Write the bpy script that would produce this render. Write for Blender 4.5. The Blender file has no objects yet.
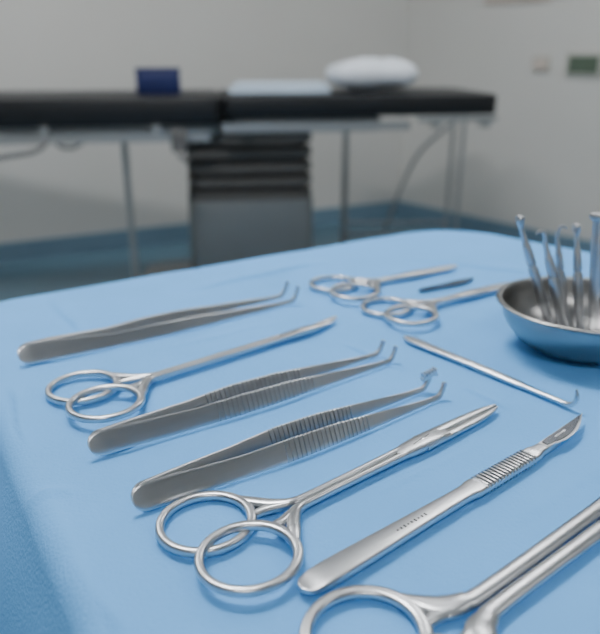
import bpy, math, random
from mathutils import Vector, Matrix, noise
random.seed(4)
TZ = 0.85          # table surface height
CAMH = 0.20

# ------------------------------------------------------------------ materials
def mat(name, col, rough=0.5, metal=0.0, bump=0.0, bscale=200, var=0.0, vscale=5, emit=None, coat=0.0, spec=0.5, stretch=None):
    m = bpy.data.materials.new(name); m.use_nodes = True
    nt = m.node_tree; b = nt.nodes['Principled BSDF']
    b.inputs['Base Color'].default_value = (*col, 1)
    b.inputs['Roughness'].default_value = rough
    b.inputs['Metallic'].default_value = metal
    b.inputs['Coat Weight'].default_value = coat
    b.inputs['Specular IOR Level'].default_value = spec
    tc = nt.nodes.new('ShaderNodeTexCoord')
    src = tc.outputs['Object']
    if stretch:
        mp = nt.nodes.new('ShaderNodeMapping'); mp.inputs['Scale'].default_value = stretch
        nt.links.new(src, mp.inputs['Vector']); src = mp.outputs['Vector']
    if var > 0:
        n = nt.nodes.new('ShaderNodeTexNoise'); n.inputs['Scale'].default_value = vscale; n.inputs['Detail'].default_value = 4
        nt.links.new(src, n.inputs['Vector'])
        r = nt.nodes.new('ShaderNodeValToRGB')
        r.color_ramp.elements[0].position = 0.3; r.color_ramp.elements[1].position = 0.7
        r.color_ramp.elements[0].color = (*[c*(1-var) for c in col], 1)
        r.color_ramp.elements[1].color = (*[min(1, c*(1+var)) for c in col], 1)
        nt.links.new(n.outputs['Fac'], r.inputs['Fac']); nt.links.new(r.outputs['Color'], b.inputs['Base Color'])
    if bump > 0:
        n2 = nt.nodes.new('ShaderNodeTexNoise'); n2.inputs['Scale'].default_value = bscale; n2.inputs['Detail'].default_value = 3
        nt.links.new(src, n2.inputs['Vector'])
        bp = nt.nodes.new('ShaderNodeBump'); bp.inputs['Strength'].default_value = bump; bp.inputs['Distance'].default_value = 0.001
        nt.links.new(n2.outputs['Fac'], bp.inputs['Height']); nt.links.new(bp.outputs['Normal'], b.inputs['Normal'])
    if emit:
        b.inputs['Emission Color'].default_value = (*emit[0], 1); b.inputs['Emission Strength'].default_value = emit[1]
    return m

STEEL = mat('satin_steel', (0.56, 0.57, 0.585), 0.30, 1.0, bump=0.04, bscale=900, var=0.07, vscale=60, stretch=(0.2, 2, 2))
STEEL_D = mat('dark_steel', (0.06, 0.06, 0.06), 0.42, 1.0)  # dark tone for box-lock lines, handle marks and the blade inset
STEEL_B = mat('blade_steel', (0.20, 0.21, 0.23), 0.25, 1.0, var=0.08, vscale=80)
BOWLM = mat('bowl_steel', (0.34, 0.335, 0.33), 0.30, 1.0, bump=0.03, bscale=300)
CLOTH = mat('blue_drape', (0.155, 0.46, 0.92), 0.85, 0, bump=0.45, bscale=520, var=0.04, vscale=14, spec=0.2)
WALL = mat('wall_paint', (0.63, 0.622, 0.588), 0.7, 0, var=0.02, vscale=1.5)
FLOORM = mat('vinyl_floor', (0.13, 0.23, 0.30), 0.22, 0, var=0.10, vscale=1.2)
TRIM = mat('blue_trim', (0.17, 0.27, 0.35), 0.45, var=0.05)
CEILM = mat('ceiling_paint', (0.5, 0.5, 0.5), 0.8, var=0.02)
BLACK = mat('black_vinyl', (0.005, 0.006, 0.008), 0.45, var=0.1)
GREYM = mat('grey_metal', (0.34, 0.35, 0.35), 0.4, 0.5, var=0.05)
COLM = mat('column_grey', (0.15, 0.165, 0.17), 0.45, 0.3, var=0.05)
BELL = mat('bellows_rubber', (0.085, 0.082, 0.078), 0.7, var=0.1)
NAVY = mat('navy_plastic', (0.01, 0.018, 0.10), 0.45, var=0.05)
WHITE = mat('white_linen', (0.70, 0.75, 0.81), 0.9, bump=0.2, bscale=80, var=0.03)
LBLUE = mat('pale_linen', (0.50, 0.60, 0.70), 0.9, var=0.05)
CABLE = mat('cable_grey', (0.10, 0.10, 0.10), 0.6, var=0.05)
SWM = mat('switch_panel', (0.09, 0.13, 0.09), 0.5, var=0.1)
SWF = mat('switch_frame', (0.45, 0.45, 0.40), 0.5, var=0.05)
SIGN = mat('paper_sign', (0.60, 0.52, 0.46), 0.8, var=0.05)
def panel(s): return mat('light_panel', (0.9, 0.9, 0.9), 0.5, emit=((0.985, 0.99, 1.0), s))

# ------------------------------------------------------------------ mesh builder
def catmull(st, k=6, closed=False):
    out = []; n = len(st)
    rng = range(n if closed else n-1)
    for i in rng:
        if closed: p = [st[(i+j-1) % n] for j in range(4)]
        else: p = [st[max(0, i-1)], st[i], st[i+1], st[min(n-1, i+2)]]
        for j in range(k):
            t = j/k
            out.append(tuple(0.5*((2*b)+(-a+c)*t+(2*a-5*b+4*c-d)*t*t+(-a+3*b-3*c+d)*t**3) for a, b, c, d in zip(*p)))
    if not closed: out.append(tuple(st[-1]))
    return out

class MB:
    def __init__(s): s.v = []; s.f = []; s.m = []
    def sweep(s, st, B, n=14, p=2.0, closed=False, m=0):
        """stations (x,y,z,a,b): b = half size along B, a = half size perpendicular"""
        B = Vector(B); N = len(st); base = len(s.v)
        P = [Vector(q[:3]) for q in st]
        for i in range(N):
            if closed: T = P[(i+1) % N]-P[i-1]
            else: T = P[min(N-1, i+1)]-P[max(0, i-1)]
            if T.length < 1e-9: T = Vector((1, 0, 0))
            T.normalize(); Nn = B.cross(T).normalized(); Bv = T.cross(Nn).normalized()
            a, b = max(st[i][3], 2e-5), max(st[i][4], 2e-5)
            for j in range(n):
                th = 2*math.pi*(j+0.5)/n; c, q = math.cos(th), math.sin(th)
                x = math.copysign(abs(c)**(2/p), c)*a; y = math.copysign(abs(q)**(2/p), q)*b
                s.v.append(P[i]+Nn*x+Bv*y)
        for i in range(N if closed else N-1):
            i2 = (i+1) % N
            for j in range(n):
                j2 = (j+1) % n
                s.f.append((base+i*n+j, base+i*n+j2, base+i2*n+j2, base+i2*n+j)); s.m.append(m)
        if not closed:
            s.f.append(tuple(base+j for j in reversed(range(n)))); s.m.append(m)
            s.f.append(tuple(base+(N-1)*n+j for j in range(n))); s.m.append(m)
    def box(s, c, h, m=0, rz=0.0):
        b = len(s.v); R = Matrix.Rotation(rz, 3, 'Z')
        for sx in (-1, 1):
            for sy in (-1, 1):
                for sz in (-1, 1):
                    s.v.append(Vector(c)+R@Vector((sx*h[0], sy*h[1], sz*h[2])))
        for f in ((0,1,3,2),(4,6,7,5),(0,4,5,1),(2,3,7,6),(0,2,6,4),(1,5,7,3)):
            s.f.append(tuple(b+i for i in f)); s.m.append(m)
    def rbox(s, c, h, r=0.01, m=0, p=8):
        x, y, z = c; hx, hy, hz = h
        st = [(x, y, z-hz, hy-r, hx-r), (x, y, z-hz+r*0.3, hy-r*0.3, hx-r*0.3), (x, y, z-hz+r, hy, hx),
              (x, y, z+hz-r, hy, hx), (x, y, z+hz-r*0.3, hy-r*0.3, hx-r*0.3), (x, y, z+hz, hy-r, hx-r)]
        s.sweep(st, (1, 0, 0), n=32, p=p, m=m)
    def prism(s, out, z0, z1, m=0, inset=None):
        b = len(s.v); n = len(out)
        for z in (z0, z1):
            for x, y in out: s.v.append(Vector((x, y, z)))
        s.f.append(tuple(b+i for i in reversed(range(n)))); s.m.append(m)
        s.f.append(tuple(b+n+i for i in range(n))); s.m.append(m)
        for i in range(n):
            j = (i+1) % n
            s.f.append((b+i, b+j, b+n+j, b+n+i)); s.m.append(m)
    def tube(s, pts, r, m=0, k=6, B=(0, 1, 0), n=10):
        s.sweep(catmull([(*p, r, r) for p in pts], k) if len(pts) > 2 else [(*p, r, r) for p in pts], B, n=n, m=m)
    def lathe(s, prof, c=(0, 0, 0), n=96, m=0):
        b = len(s.v); N = len(prof)
        for r, z in prof:
            for j in range(n):
                th = 2*math.pi*j/n
                s.v.append(Vector((c[0]+r*math.cos(th), c[1]+r*math.sin(th), c[2]+z)))
        for i in range(N-1):
            for j in range(n):
                j2 = (j+1) % n
                s.f.append((b+i*n+j, b+i*n+j2, b+(i+1)*n+j2, b+(i+1)*n+j)); s.m.append(m)
        s.f.append(tuple(b+j for j in reversed(range(n)))); s.m.append(m)
        s.f.append(tuple(b+(N-1)*n+j for j in range(n))); s.m.append(m)
    def roll(s, ang):
        R = Matrix.Rotation(ang, 3, 'X'); s.v = [R@v for v in s.v]
    def drop(s):
        z = min(v.z for v in s.v); s.v = [v-Vector((0, 0, z)) for v in s.v]
    def obj(s, name, mats, loc=(0, 0, 0), rz=0.0, sharp=35, parent=None):
        me = bpy.data.meshes.new(name)
        me.from_pydata([tuple(v) for v in s.v], [], s.f); me.update()
        for mm in mats: me.materials.append(mm)
        for p, i in zip(me.polygons, s.m): p.material_index = i; p.use_smooth = True
        import bmesh
        bm = bmesh.new(); bm.from_mesh(me); bmesh.ops.recalc_face_normals(bm, faces=bm.faces); bm.to_mesh(me); bm.free()
        me.set_sharp_from_angle(angle=math.radians(sharp))
        o = bpy.data.objects.new(name, me); bpy.context.collection.objects.link(o)
        o.location = loc; o.rotation_euler = (0, 0, rz)
        if parent: o.parent = parent
        return o

EPS = 0.0010
# ------------------------------------------------------------------ scissors
def scissors(name, mid, tip, R=0.0195, sp=0.0165, sh=0.0016, xpf=0.63, bw=0.0042, curve=0.0, wire=0.0020, L=None, plain=False):
    d = Vector(tip)-Vector(mid); ang = math.atan2(d.y, d.x); L = L or d.length
    xp = xpf*L; mb = MB()
    for k in (1, -1):
        zr = 0.0021 if k > 0 else 0.0048
        ring = []
        for i in range(64):
            th = 2*math.pi*i/64
            ring.append((R*1.06*math.cos(th), k*sp+R*math.sin(th), zr, wire*(1+0.2*max(0, math.cos(th))), 0.0020))
        mb.sweep(ring, (0, 0, 1), n=16, p=2.8, closed=True)
        off = sh*1.12
        st = [(R*0.92, k*(sp+R*0.42), zr, wire*0.9, 0.0018),
              (R+0.0045, k*(sp-0.0005), zr, wire*1.5, 0.0020),
              (R+0.0105, k*(sp*0.5), zr*0.6+0.0012, sh*1.5+0.0003, 0.0021),
              (R+0.018, k*off*1.35, 0.0030, sh*1.25, 0.0022),
              (R+0.030, k*off, 0.0030, sh, 0.0020),
              (xp*0.75, k*off*1.05, 0.0030, sh*1.05, 0.0020),
              (xp-0.006, k*off*1.2, 0.0030, sh*1.2, 0.0021),
              (xp+0.006, k*off*1.2, 0.0030, sh*1.2, 0.0021)]
        mb.sweep(catmull(st, 6), (0, 0, 1), n=14, p=2.8)
        # inner web that joins ring to shank
        st = [(R*0.86, k*(sp-R*0.50), zr, wire*0.8, 0.0017), (R+0.005, k*sp*0.42, zr*0.7+0.0008, wire*1.2, 0.0019),
              (R+0.016, k*off*1.1, 0.0030, sh, 0.0020)]
        mb.sweep(catmull(st, 6), (0, 0, 1), n=12, p=2.4)
        # blade
        bl = []
        bh = bw*0.55
        for i in range(25):
            t = i/24; x = xp-0.002+(L-xp+0.002)*t
            full = bh*(1-0.22*t) * (1 if t < 0.6 else max(0.06, math.sqrt(max(0, 1-((t-0.6)/0.41)**2))))
            bl.append((x, k*(full*0.97)+curve*t**2.2, 0.0029+(0.0004 if k > 0 else -0.0002), full, 0.0018*(1-0.55*t)))
        mb.sweep(bl, (0, 0, 1), n=14, p=3.4)
    # box lock
    bx = max(bw*0.94, sh*2.45)
    st = [(xp-0.020, 0, 0.0030, sh*2.05, 0.0019), (xp-0.008, 0, 0.0030, bx, 0.0024), (xp+0.008, 0, 0.0030, bx*1.04, 0.0024), (xp+0.018, 0, 0.0030, bw*0.9, 0.0014)]
    mb.sweep(catmull(st, 5), (0, 0, 1), n=16, p=4)
    mb.box((xp-0.001, 0.0003, 0.00542), (0.0070, 0.00022, 0.00006), m=1, rz=0.12)
    mb.lathe([(0.0001, 0.0050), (0.0013, 0.0050), (0.0013, 0.0055), (0.0010, 0.0057), (0.0001, 0.0057)], (xp+0.001, 0, 0), n=20)
    mb.drop()
    return mb.obj(name, [STEEL, STEEL_D], (mid[0], mid[1], TZ+EPS), ang)

scissors('surgical_scissors', (-0.1240, 0.3795), (0.0321, 0.5060), xpf=0.80, curve=0.006, bw=0.0036)
scissors('surgical_scissors', (-0.0312, 0.2465), (0.1147, 0.3655), xpf=0.66, bw=0.0056, sh=0.0018)
scissors('surgical_scissors', (0.0345, 0.1815), (0.152, 0.2755), L=0.27, xpf=0.62, bw=0.0085, sh=0.0036, R=0.021, sp=0.0175, wire=0.0024)
scissors('surgical_scissors', (0.038, 0.581), (0.1498, 0.6471), R=0.019, sp=0.0165, xpf=0.6, bw=0.0050)
scissors('surgical_scissors', (0.078, 0.523), (0.1895, 0.5950), R=0.0185, sp=0.0150, xpf=0.6, bw=0.0050)

# ------------------------------------------------------------------ forceps
def forceps(name, tail, tip, ribs=None, gap=0.0074, w=0.0066, hook=0.010, teeth=False, cant=26, wmid=0.0059):
    d = Vector(tip)-Vector(tail); ang = math.atan2(d.y, d.x); L = d.length
    mb = MB()
    Bv = (0, math.cos(math.radians(cant)), -math.sin(math.radians(cant)))
    def width(t):
        pts = [(0, w), (0.10, w*0.98), (0.30, wmid*0.95), (0.45, wmid), (0.60, wmid*0.90), (0.72, wmid*0.70), (0.88, 0.0024), (0.95, 0.0018), (1.0, 0.0017)]
        for (a, x), (b, y) in zip(pts, pts[1:]):
            if t <= b:
                u = (t-a)/(b-a); return x+(y-x)*u
        return pts[-1][1]
    def g(t):
        if t < 0.55: return gap*(0.05+0.95*math.sin(t/0.55*math.pi/2)**1.2)
        return gap*(1-0.10*((t-0.55)/0.45)**1.5)
    for k in (1, -1):
        st = []; xe = L-hook*0.55
        N = 70
        ts = [0, .002, .005, .010, .017, .026, .036]+[0.036+(1-0.036)*i/N for i in range(1, N+1)]
        if ribs:
            r0, r1, nr = ribs
            ts = [t for t in ts if t < r0-0.002 or t > r1+0.002]
            rt = []
            for i in range(nr):
                a = r0+(r1-r0)*i/nr; q = (r1-r0)/nr
                rt += [(a, 0), (a+q*0.10, 1), (a+q*0.50, 1), (a+q*0.60, 0)]
            allt = [(t, 0) for t in ts]+rt; allt.sort()
        else: allt = [(t, 0) for t in ts]
        for t, rb in allt:
            b = width(t); zc = b*math.cos(math.radians(cant))
            rr = 0.036
            bb = b*math.sqrt(max(0.0, 1-(1-t/rr)**2)) if t < rr else b
            th = 0.00065+0.00075*rb + (0.0006*(1-t/0.25) if t < 0.25 else 0)
            if t < rr: th *= 0.5+0.5*t/rr
            st.append((xe*t, k*g(t), zc, bb, th))
        x0, y0, z0, a0, b0 = st[-1]
        for i in range(1, 9):
            q = i/8; an = q*math.radians(72)
            st.append((x0+hook*0.62*math.sin(an), y0-k*0.0006*q, z0+hook*0.75*(1-math.cos(an))*1.45, a0*(1-0.25*q), 0.0011+0.0002*q))
        mb.sweep(st, Bv, n=16, p=4.5)
        if teeth and k > 0:
            ex, ey, ez = st[-1][:3]
            mb.sweep([(ex-0.0065, ey, ez-0.0010, 0.0012, 0.0018), (ex+0.0035, ey, ez+0.0010, 0.0014, 0.0018), (ex+0.0065, ey, ez-0.0015, 0.0009, 0.0014)], (0, 1, 0), n=10, p=4)
            for i in range(5):
                mb.box((ex-0.0055+i*0.0024, ey, ez+0.0012+0.0003*i), (0.0006, 0.0017, 0.0016))
    mb.drop()
    return mb.obj(name, [STEEL], (tail[0], tail[1], TZ+EPS), ang, sharp=28)

forceps('thumb_forceps', (-0.1880, 0.4290), (-0.0065, 0.5600), hook=0.016, w=0.0072, wmid=0.0052, gap=0.0092)
forceps('thumb_forceps', (-0.1095, 0.3160), (0.0604, 0.4400), ribs=(0.36, 0.70, 22), hook=0.012)
forceps('thumb_forceps', (-0.0765, 0.2692), (0.0830, 0.3868), ribs=(0.42, 0.72, 20), hook=0.011, teeth=True)

# ------------------------------------------------------------------ scalpel
def scalpel():
    tail, tip = Vector((0.0003, 0.2170)), Vector((0.1606, 0.3470))
    d = tip-tail; L = d.length; mb = MB()
    W = [(0, 0.0008), (0.006, 0.0034), (0.02, 0.0052), (0.06, 0.0062), (0.14, 0.0061), (0.30, 0.0052), (0.46, 0.0045), (0.50, 0.0050), (0.53, 0.0056), (0.73, 0.0050), (0.77, 0.0038), (0.81, 0.0033), (0.84, 0.0029), (0.86, 0.0020), (0.87, 0.0008)]
    base = [(L*t, 0, 0.0022, w, 0.0019 if t > 0.02 else 0.0012) for t, w in W]
    fine = catmull(base, 5); st = [q for q in fine if not (0.535*L < q[0] < 0.735*L)]
    nr = 16
    for i in range(nr):
        a = (0.535+0.2*i/nr)*L; q = 0.2*L/nr
        for o, h in ((0, 0.0012), (0.10, 0.0025), (0.48, 0.0025), (0.58, 0.0012)):
            st.append((a+q*o, 0, 0.0022, 0.0055-0.0004*i/nr, h))
    st.sort(); mb.sweep(st, (0, 0, 1), n=18, p=6)
    # blade: straight spine in line with the handle, curved belly, sharp point
    spine = [(0.79, 0.0028), (0.83, 0.0034), (0.88, 0.0040), (0.94, 0.0048), (1.025, 0.0060)]
    belly = [(1.025, 0.0060), (1.000, 0.0034), (0.970, 0.0004), (0.935, -0.0024), (0.90, -0.0040), (0.865, -0.0046), (0.84, -0.0040), (0.815, -0.0030), (0.79, -0.0024)]
    out = catmull(spine, 4)+catmull(belly, 4)[1:]
    mb.prism([(x*L, y) for x, y in out], 0.0036, 0.0042)
    inb = [(1.012, 0.0054), (0.985, 0.0030), (0.965, 0.0014), (0.935, -0.0008), (0.90, -0.0024), (0.865, -0.0030), (0.84, -0.0026), (0.825, -0.0018), (0.80, -0.0014)]
    ins = [(0.80, 0.0020), (0.83, 0.0028), (0.88, 0.0034), (0.94, 0.0043), (1.012, 0.0054)]
    mb.prism([(x*L, y) for x, y in catmull(ins, 4)+catmull(inb, 4)[1:]], 0.0042, 0.0046, m=2)
    mb.prism([(0.85*L, -0.0002), (0.895*L, 0.0002), (0.90*L, 0.0008), (0.895*L, 0.0014), (0.85*L, 0.0010), (0.845*L, 0.0004)], 0.00455, 0.0048, m=0)
    for i in range(9):
        mb.box((0.26*L+i*0.0022, -0.0004, 0.00412), (0.0005, 0.0005+0.0002*(i % 3), 0.00003), m=1)
    mb.roll(math.radians(-2)); mb.drop()
    return mb.obj('scalpel', [STEEL, STEEL_D, STEEL_B], (tail.x, tail.y, TZ+EPS), math.atan2(d.y, d.x), sharp=30)
scalpel()

# small detached blade in the back row
mb = MB()
mb.prism(catmull([(0, -0.002), (0.022, -0.0030), (0.046, -0.0048), (0.064, 0.0015), (0.046, 0.0040), (0.026, 0.0030), (0.002, 0.0024)], 5, closed=True), 0, 0.0018)
mb.prism([(0.004, -0.0006), (0.020, -0.0008), (0.020, 0.0008), (0.004, 0.0006)], 0.0018, 0.0020, m=1)
mb.obj('scalpel_blade', [STEEL_B, STEEL_D], (0.1046, 0.580, TZ+EPS), math.atan2(0.0339, 0.0559))

# hooked probe lying on the drape
def probe():
    a, b = Vector((0.0760, 0.4741)), Vector((0.1600, 0.3680)); d = b-a; L = d.length; mb = MB()
    st = [(0, 0, 0.0016, 0.0010, 0.0012), (0.004, 0, 0.0016, 0.0014, 0.0036), (0.012, 0, 0.0016, 0.0015, 0.0044), (0.035, 0, 0.0017, 0.0015, 0.0036), (0.060, 0, 0.0019, 0.0018, 0.0032),
          (0.095, 0, 0.0018, 0.0017, 0.0030), (0.105, 0, 0.0016, 0.0014, 0.0021), (L-0.012, 0, 0.0016, 0.0013, 0.0018), (L-0.003, 0, 0.0018, 0.0014, 0.0017), (L+0.001, 0, 0.0045, 0.0014, 0.0015), (L+0.002, 0, 0.0085, 0.0012, 0.0013), (L+0.001, 0, 0.0130, 0.0005, 0.0007)]
    mb.sweep(catmull(st, 5), (0, 1, 0), n=14, p=3.2); mb.drop()
    mb.obj('hooked_probe', [STEEL], (a.x, a.y, TZ+EPS), math.atan2(d.y, d.x))
probe()

# ------------------------------------------------------------------ bowl + standing probes
BX, BY = 0.1970, 0.461
mb = MB()
prof = [(0.0001, 0.0), (0.027, 0.0), (0.033, 0.0015), (0.042, 0.008), (0.049, 0.016), (0.0535, 0.026), (0.0553, 0.0345), (0.0575, 0.0352), (0.0588, 0.0362), (0.0582, 0.0374), (0.0560, 0.0378),
        (0.0545, 0.0370), (0.0537, 0.0345), (0.0518, 0.0262), (0.0475, 0.0172), (0.0405, 0.0095), (0.032, 0.0035), (0.026, 0.0022), (0.0001, 0.0022)]
mb.lathe([(r, z*0.90) for r, z in catmull(prof[1:-1], 3)], n=96)
mb.obj('steel_bowl', [BOWLM], (BX, BY, TZ+EPS), sharp=60)

def standing(name, bot, top, r=0.0022, head='tip', hd=-1):
    z0 = 0.0050
    b = Vector((bot[0], bot[1], z0)); t = Vector((top[0], top[1], top[2])); D = t-b
    mb = MB(); prof = [(0, 0.6), (0.04, 1.0), (0.30, 1.2), (0.62, 1.2), (0.635, 0.8), (0.66, 0.8), (0.675, 1.1), (0.82, 1.0), (0.86, 0.75), (0.93, 0.6), (1.0, 0.5)]
    if head == 'mirror': prof = [(0, 0.8), (0.05, 1.1), (0.5, 1.25), (0.8, 1.25), (0.88, 1.1), (1.0, 1.1)]
    st = [(*(b+D*q), r*f, r*f) for q, f in prof]
    mb.sweep(catmull(st, 3), (0, 1, 0), n=14)
    e = Vector(t)
    if head == 'tip':
        mb.sweep(catmull([(*(e-D*0.02), r*0.5, r*0.5), (*(e+Vector((0, 0, 0.002))), r*0.8, r*0.7), (*(e+Vector((-0.0012, 0, 0.0050))), r*1.15, r*0.9), (*(e+Vector((-0.0035, 0, 0.0068))), r*0.3, r*0.3)], 4), (0, 1, 0), n=10)
    elif head == 'hook':
        mb.sweep(catmull([(*(e-D*0.02), r*0.5, r*0.5), (*(e+Vector((hd*0.0003, 0, 0.0035))), r*0.5, r*0.5), (*(e+Vector((hd*0.0018, 0, 0.0062))), r*0.45, r*0.45), (*(e+Vector((hd*0.0048, 0, 0.0062))), r*0.38, r*0.38), (*(e+Vector((hd*0.0064, 0, 0.0040))), r*0.15, r*0.15)], 5), (0, 1, 0), n=10)
    elif head == 'mirror':
        mb.lathe([(0.0001, -0.002), (0.004, -0.002), (0.0062, -0.0005), (0.0066, 0.001), (0.006, 0.0028), (0.0001, 0.0034)], t, n=32)
    mb.obj(name, [STEEL], (BX, BY, TZ+EPS))
standing('dental_probe', (-0.016, 0.004), (-0.0460, 0.012, 0.0840), 0.0029)
standing('dental_probe', (-0.010, -0.008), (-0.0325, 0.000, 0.0770), 0.0030, 'hook', -1)
standing('dental_probe', (-0.004, 0.012), (-0.0180, 0.018, 0.0760), 0.0025, 'hook', 1)
standing('dental_probe', (0.001, 0.000), (-0.0075, 0.010, 0.0790), 0.0027)
standing('dental_mirror', (0.007, -0.010), (0.0010, -0.002, 0.0930), 0.0036, 'mirror')
standing('dental_probe', (0.018, 0.006), (0.0330, 0.012, 0.0830), 0.0026)

# ------------------------------------------------------------------ draped instrument table
corners = [(-0.278, 0.540), (0.175, 0.822), (0.80, 0.255), (0.085, -0.05)]   # clockwise from above
rad = [0.05, 0.09, 0.06, 0.06]
def rounded(corners, rad, step=0.006):
    segs = []; n = len(corners)
    for i in range(n):
        p = Vector(corners[i]); a = Vector(corners[i-1]); c = Vector(corners[(i+1) % n])
        u = (a-p).normalized(); w = (c-p).normalized(); half = u.angle(w)/2
        tl = rad[i]/math.tan(half)
        s, e = p+u*tl, p+w*tl
        for j in range(24):
            t = j/23
            segs.append((1-t)**2*s+2*t*(1-t)*p+t*t*e)
    out = []
    for i in range(len(segs)):
        a, b = segs[i], segs[(i+1) % len(segs)]; L = (b-a).length; k = max(1, int(L/step))
        for j in range(k): out.append(a+(b-a)*j/k)
    return out
ol = rounded(corners, rad, 0.0035); NP = len(ol)
cen = Vector((0.10, 0.42))
nor = []
for i in range(NP):
    t = (ol[(i+4) % NP]-ol[i-4]).normalized(); nn = Vector((-t.y, t.x))
    if nn.dot(ol[i]-cen) < 0: nn = -nn
    nor.append(nn)
# creases: (p, q, height, width)
cre = [((-0.215, 0.570), (-0.158, 0.478), 0.0034, 0.0045), ((-0.182, 0.400), (-0.140, 0.318), 0.0030, 0.0045), ((-0.160, 0.280), (-0.104, 0.288), 0.0032, 0.0035), ((-0.127, 0.29), (-0.075, 0.19), 0.0048, 0.006),
       ((-0.100, 0.240), (-0.060, 0.195), 0.0030, 0.005), ((-0.105, 0.452), (-0.01, 0.515), 0.0011, 0.003), ((-0.10, 0.585), (0.03, 0.68), 0.0034, 0.005), ((0.10, 0.69), (0.25, 0.62), 0.0030, 0.006), ((0.03, 0.280), (0.10, 0.333), 0.0007, 0.003),
       ((0.03, 0.47), (0.07, 0.42), 0.0020, 0.004), ((0.10, 0.40), (0.125, 0.37), 0.0018, 0.004), ((0.165, 0.315), (0.19, 0.40), 0.0030, 0.004), ((0.09, 0.258), (0.17, 0.318), 0.0010, 0.003)]
def topz(x, y):
    z = 0.0
    for (a, b, h, w) in cre:
        A, Bv = Vector(a), Vector(b); d = Bv-A; P = Vector((x, y))-A; t = max(0, min(1, P.dot(d)/d.length_squared))
        sgn = 1 if d.x*P.y-d.y*P.x > 0 else -1
        dist = (P-d*t).length*sgn+0.003*noise.noise(Vector((x*30, y*30, h*1000)))
        env = min(1, t/0.25)*min(1, (1-t)/0.25)
        # one steep side, one soft side
        z += env*h*(math.exp(-abs(dist)/w) if dist > 0 else math.exp(-(dist/(w*0.45))**2))
    z += 0.0008*(noise.noise(Vector((x*13, y*13, 1.7)))-0.40)+0.0003*noise.noise(Vector((x*45, y*45, 4)))
    return z
mb = MB()
NR = 150
mb.v.append(Vector((cen.x, cen.y, 0)))
rings = []
for r in range(1, NR+1):
    f = r/NR; ring = []
    for i in range(NP):
        p = cen+(ol[i]-cen)*f; ring.append(len(mb.v)); mb.v.append(Vector((p.x, p.y, topz(p.x, p.y))))
    rings.append(ring)
er = 0.013; DROP = 0.50
for j in range(1, 9):
    a = j/8*math.radians(78); ring = []
    for i in range(NP):
        p = ol[i]+nor[i]*er*math.sin(a); ring.append(len(mb.v)); mb.v.append(Vector((p.x, p.y, topz(ol[i].x, ol[i].y)*(1-j/8)-er*(1-math.cos(a)))))
    rings.append(ring)
for j in range(1, 33):
    q = j/32; ring = []
    for i in range(NP):
        s = i*0.0042
        w = (0.016*math.sin(s*26+2*noise.noise(Vector((s*3, 0, 0))))+0.010*noise.noise(Vector((s*14, q*1.5, 3))))*q**0.7*1.3
        o = er+0.05*(1-math.exp(-q*4))+0.055*q+w
        p = ol[i]+nor[i]*o; ring.append(len(mb.v)); mb.v.append(Vector((p.x, p.y, -er*0.8-DROP*q)))
    rings.append(ring)
for i in range(NP):
    mb.f.append((0, rings[0][i], rings[0][(i+1) % NP])); mb.m.append(0)
for a, b in zip(rings, rings[1:]):
    for i in range(NP):
        j = (i+1) % NP; mb.f.append((a[i], b[i], b[j], a[j])); mb.m.append(0)
dr = mb.obj('surgical_drape', [CLOTH], (0, 0, TZ), sharp=180)

tab = bpy.data.objects.new('instrument_table', None); bpy.context.collection.objects.link(tab)
mb = MB(); inner = rounded([tuple(cen+(Vector(c)-cen)*0.975) for c in corners], rad, 0.05)
mb.prism([(p.x, p.y) for p in inner], TZ-0.030, TZ-0.004); mb.obj('table_top', [GREYM], parent=tab)
for i, c in enumerate(corners):
    p = cen+(Vector(c)-cen)*0.80
    mb = MB(); mb.tube([(p.x, p.y, 0.06), (p.x, p.y, TZ-0.03)], 0.013)
    mb.sweep([(p.x-0.012, p.y, 0.03, 0.03, 0.03), (p.x+0.012, p.y, 0.03, 0.03, 0.03)], (0, 0, 1), n=24, m=1)
    mb.obj('leg_%d' % (i+1), [GREYM, CABLE], parent=tab)

# ------------------------------------------------------------------ room
K = Vector((0.65, 4.63)); Lc = Vector((-3.30, 2.68)); Rc = Vector((2.96, 1.87)); M = Vector((-3.30, -2.2)); Nn = Vector((2.96, -2.2))
H = 2.8
poly = [Lc, K, Rc, Nn, M]; names = ['back', 'right', 'east', 'front', 'west']
for i, nm in enumerate(names):
    a, b = poly[i], poly[(i+1) % 5]; d = (b-a); L = d.length; ang = math.atan2(d.y, d.x)
    mb = MB(); mb.box((L/2, 0.05, H/2), (L/2, 0.05, H/2)); mb.obj('wall_'+nm, [WALL], (a.x, a.y, 0), ang)
    mb = MB(); mb.box((L/2, -0.008, 0.05), (L/2, 0.008, 0.05)); mb.obj('baseboard_'+nm, [TRIM], (a.x, a.y, 0), ang)
mb = MB(); mb.prism([(p.x, p.y) for p in poly], -0.05, 0.0); mb.obj('floor', [FLOORM])
mb = MB(); mb.prism([(p.x, p.y) for p in poly], H, H+0.05); mb.obj('ceiling', [CEILM])
for (x, y, s) in [(-0.45, 1.15, 48), (-1.3, 2.5, 22), (0.9, 2.5, 24), (1.7, 0.3, 10), (0.0, -1.3, 25)]:  # last panel, behind the camera, is an added fill that brightens the steel
    mb = MB(); mb.box((0, 0, 0), (0.38, 0.20, 0.006), m=0)
    for sx, sy, hx, hy in ((0, 0.21, 0.40, 0.012), (0, -0.21, 0.40, 0.012), (0.39, 0, 0.012, 0.20), (-0.39, 0, 0.012, 0.20)):
        mb.box((sx, sy, -0.002), (hx, hy, 0.012), m=1)
    mb.obj('ceiling_and_fill_light', [panel(s), CEILM], (x, y, H-0.014))

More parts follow.
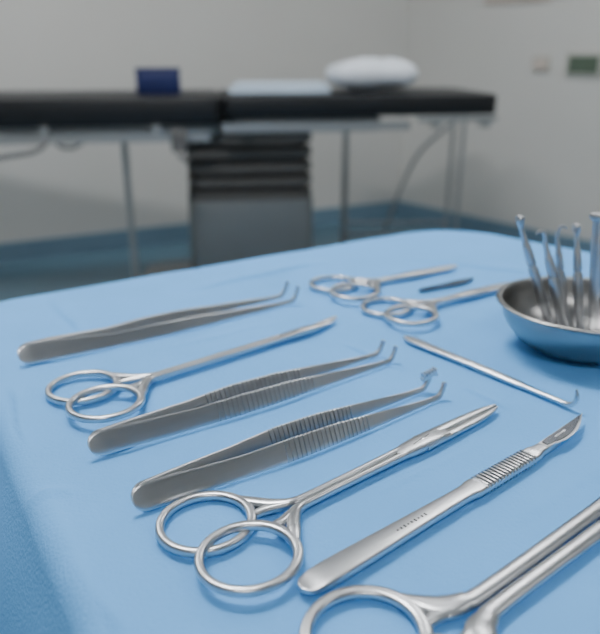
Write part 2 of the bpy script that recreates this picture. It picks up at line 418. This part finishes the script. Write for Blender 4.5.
# right wall fixtures
wd = (Rc-K).normalized(); wang = math.atan2(wd.y, wd.x)
def onwall(s, z, hw, hz, name, mats, frame=True):
    p = K+wd*s; mb = MB()
    mb.box((0, -0.006, 0), (hw, 0.006, hz), m=0)
    mb.box((0, -0.014, 0), (hw*0.78, 0.003, hz*0.72), m=1)
    mb.obj(name, mats, (p.x, p.y, z), wang)
onwall(1.19, 0.965, 0.10, 0.055, 'wall_switch', [SWF, SWM])
onwall(0.76, 1.300, 0.20, 0.035, 'wall_sign', [SIGN, SIGN])
onwall(0.95, 0.965, 0.05, 0.035, 'wall_label', [SWF, SIGN])

# ------------------------------------------------------------------ operating table
ot = bpy.data.objects.new('operating_table', None); bpy.context.collection.objects.link(ot)
ot.location = (-0.22, 3.0, 0); ot.rotation_euler = (0, 0, math.radians(8))
def part(name, fn, mats, sharp=35):
    mb = MB(); fn(mb); mb.obj(name, mats, parent=ot, sharp=sharp)
part('mattress_leg_section', lambda m: m.rbox((-0.70, 0, 0.825), (0.592, 0.27, 0.050), 0.008, p=24), [BLACK])
part('mattress_back_section', lambda m: m.rbox((0.432, 0, 0.8375), (0.538, 0.27, 0.0375), 0.008, p=24), [BLACK])
def frame(m):
    m.rbox((-0.62, 0, 0.752), (0.50, 0.23, 0.022), 0.006, p=14)
    m.rbox((0.22, 0, 0.765), (0.30, 0.22, 0.028), 0.006, p=14)
    for sy in (-1, 1):
        m.box((-0.66, sy*0.285, 0.735), (0.50, 0.006, 0.016)); m.box((0.25, sy*0.285, 0.765), (0.36, 0.006, 0.016))
        m.box((0.80, sy*0.285, 0.788), (0.16, 0.006, 0.010))
        for x in (-1.1, -0.75, -0.35, -0.02, 0.28, 0.55, 0.72, 0.92): m.box((x, sy*0.26, 0.765), (0.014, 0.03, 0.012))
part('frame', frame, [GREYM])
def clamp(m):
    m.rbox((-0.27, -0.30, 0.725), (0.03, 0.022, 0.04), 0.006); m.tube([(-0.27, -0.32, 0.70), (-0.27, -0.36, 0.68), (-0.24, -0.38, 0.66)], 0.010)
part('rail_clamp', clamp, [CABLE])
def bell(m):
    st = []
    z = 0.47
    st.append((0, 0, z, 0.19, 0.235))
    for i in range(5):
        st += [(0, 0, z+0.006, 0.205, 0.250), (0, 0, z+0.032, 0.205, 0.250), (0, 0, z+0.040, 0.165, 0.218), (0, 0, z+0.050, 0.165, 0.218)]; z += 0.0555
    m.sweep(st, (1, 0, 0), n=48, p=8)
part('bellows', bell, [BELL], 25)
part('column', lambda m: m.rbox((0, 0, 0.27), (0.255, 0.21, 0.205), 0.012, p=10), [COLM])
part('column_head', lambda m: m.rbox((0, 0, 0.745), (0.21, 0.15, 0.03), 0.008, p=10), [GREYM])
def basef(m):
    m.rbox((0.02, 0, 0.055), (0.50, 0.26, 0.055), 0.02, p=6)
part('base', basef, [COLM])
def leg(m):
    m.tube([(-0.49, -0.10, 0.0), (-0.49, -0.10, 0.74)], 0.013)
part('support_leg', leg, [GREYM])
def cab(m):
    m.tube([(-0.74, -0.27, 0.735), (-0.78, -0.33, 0.70), (-0.92, -0.36, 0.675), (-1.00, -0.36, 0.60), (-1.02, -0.33, 0.45), (-1.12, -0.30, 0.20), (-1.12, -0.30, 0.008)], 0.009, B=(0, 1, 0))
    m.tube([(-0.70, -0.25, 0.735), (-0.71, -0.26, 0.71), (-0.66, -0.26, 0.70), (-0.60, -0.25, 0.735)], 0.007)
part('cable', cab, [CABLE])

def place(lx, ly, z):
    c, s = math.cos(math.radians(8)), math.sin(math.radians(8))
    return (-0.22+lx*c-ly*s, 3.0+lx*s+ly*c, z)
# navy box
mb = MB(); mb.rbox((0, 0, 0.045), (0.085, 0.055, 0.045), 0.006); mb.box((0, 0, 0.092), (0.086, 0.056, 0.004)); mb.box((0, -0.057, 0.05), (0.03, 0.002, 0.015))
mb.obj('storage_box', [NAVY], place(-0.345, -0.02, 0.8752), math.radians(8))
# folded sheet
mb = MB()
for i in range(3):
    mb.rbox((0.006*i, 0.004*i, 0.008+0.0115*i), (0.20-0.01*i, 0.14-0.006*i, 0.0060), 0.004, p=10)
mb.obj('folded_sheet', [LBLUE], place(0.13, -0.02, 0.8752), math.radians(8))
# pillow
mb = MB(); nu, nv = 64, 32; b = 0
for i in range(nv+1):
    ph = -math.pi/2+math.pi*i/nv
    for j in range(nu):
        th = 2*math.pi*j/nu; cp = math.cos(ph)
        e = lambda c, p: math.copysign(abs(c)**p, c)
        x = 0.180*e(math.cos(th), 0.45)*abs(cp)**0.42; y = 0.15*e(math.sin(th), 0.45)*abs(cp)**0.42; z = 0.057*math.sin(ph)
        z *= 1+0.30*noise.noise(Vector((x*9, y*9, 2)))+0.12*noise.noise(Vector((x*28, y*28, 5)))
        if z > 0: z *= 1-0.18*max(0, -x/0.18)
        mb.v.append(Vector((x, y, z)))
for i in range(nv):
    for j in range(nu):
        k = (j+1) % nu; mb.f.append((i*nu+j, i*nu+k, (i+1)*nu+k, (i+1)*nu+j)); mb.m.append(0)
mb.drop()
mb.obj('pillow', [WHITE], place(0.525, 0.03, 0.8752), math.radians(8), sharp=180)

# wheeled stand behind the table
st = bpy.data.objects.new('wheeled_stand', None); bpy.context.collection.objects.link(st); st.location = (0.45, 3.62, 0)
def spart(name, fn, mats):
    mb = MB(); fn(mb); mb.obj(name, mats, parent=st)
spart('tray', lambda m: m.rbox((0.06, 0, 0.78), (0.34, 0.16, 0.012), 0.006), [GREYM])
def legs(m):
    for x in (-0.22, 0.34):
        for y in (-0.12, 0.12): m.tube([(x, y, 0.03), (x, y, 0.77)], 0.009)
    m.tube([(0.30, -0.12, 0.72), (0.14, -0.13, 0.58), (0.06, -0.13, 0.42), (-0.02, -0.12, 0.18)], 0.009)
    m.box((0.06, 0.12, 0.16), (0.28, 0.008, 0.008)); m.box((0.06, -0.12, 0.16), (0.28, 0.008, 0.008))
spart('frame', legs, [GREYM])
def wh(m):
    for x in (-0.22, 0.34):
        for y in (-0.12, 0.12): m.sweep([(x-0.01, y, 0.03, 0.03, 0.03), (x+0.01, y, 0.03, 0.03, 0.03)], (0, 0, 1), n=20)
spart('casters', wh, [CABLE])

# ------------------------------------------------------------------ world + camera
w = bpy.data.worlds.new('World'); bpy.context.scene.world = w; w.use_nodes = True
w.node_tree.nodes['Background'].inputs[0].default_value = (0.5, 0.52, 0.55, 1); w.node_tree.nodes['Background'].inputs[1].default_value = 0.3
cam = bpy.data.cameras.new('camera'); co = bpy.data.objects.new('camera', cam); bpy.context.collection.objects.link(co)
co.location = (0, 0, TZ+CAMH); co.rotation_euler = (math.radians(69), 0, 0)
cam.lens = 30; cam.sensor_fit = 'HORIZONTAL'; cam.sensor_width = 30*600/705
cam.clip_start = 0.01
cam.dof.use_dof = True; cam.dof.focus_distance = 0.345; cam.dof.aperture_fstop = 5.4
bpy.context.scene.camera = co
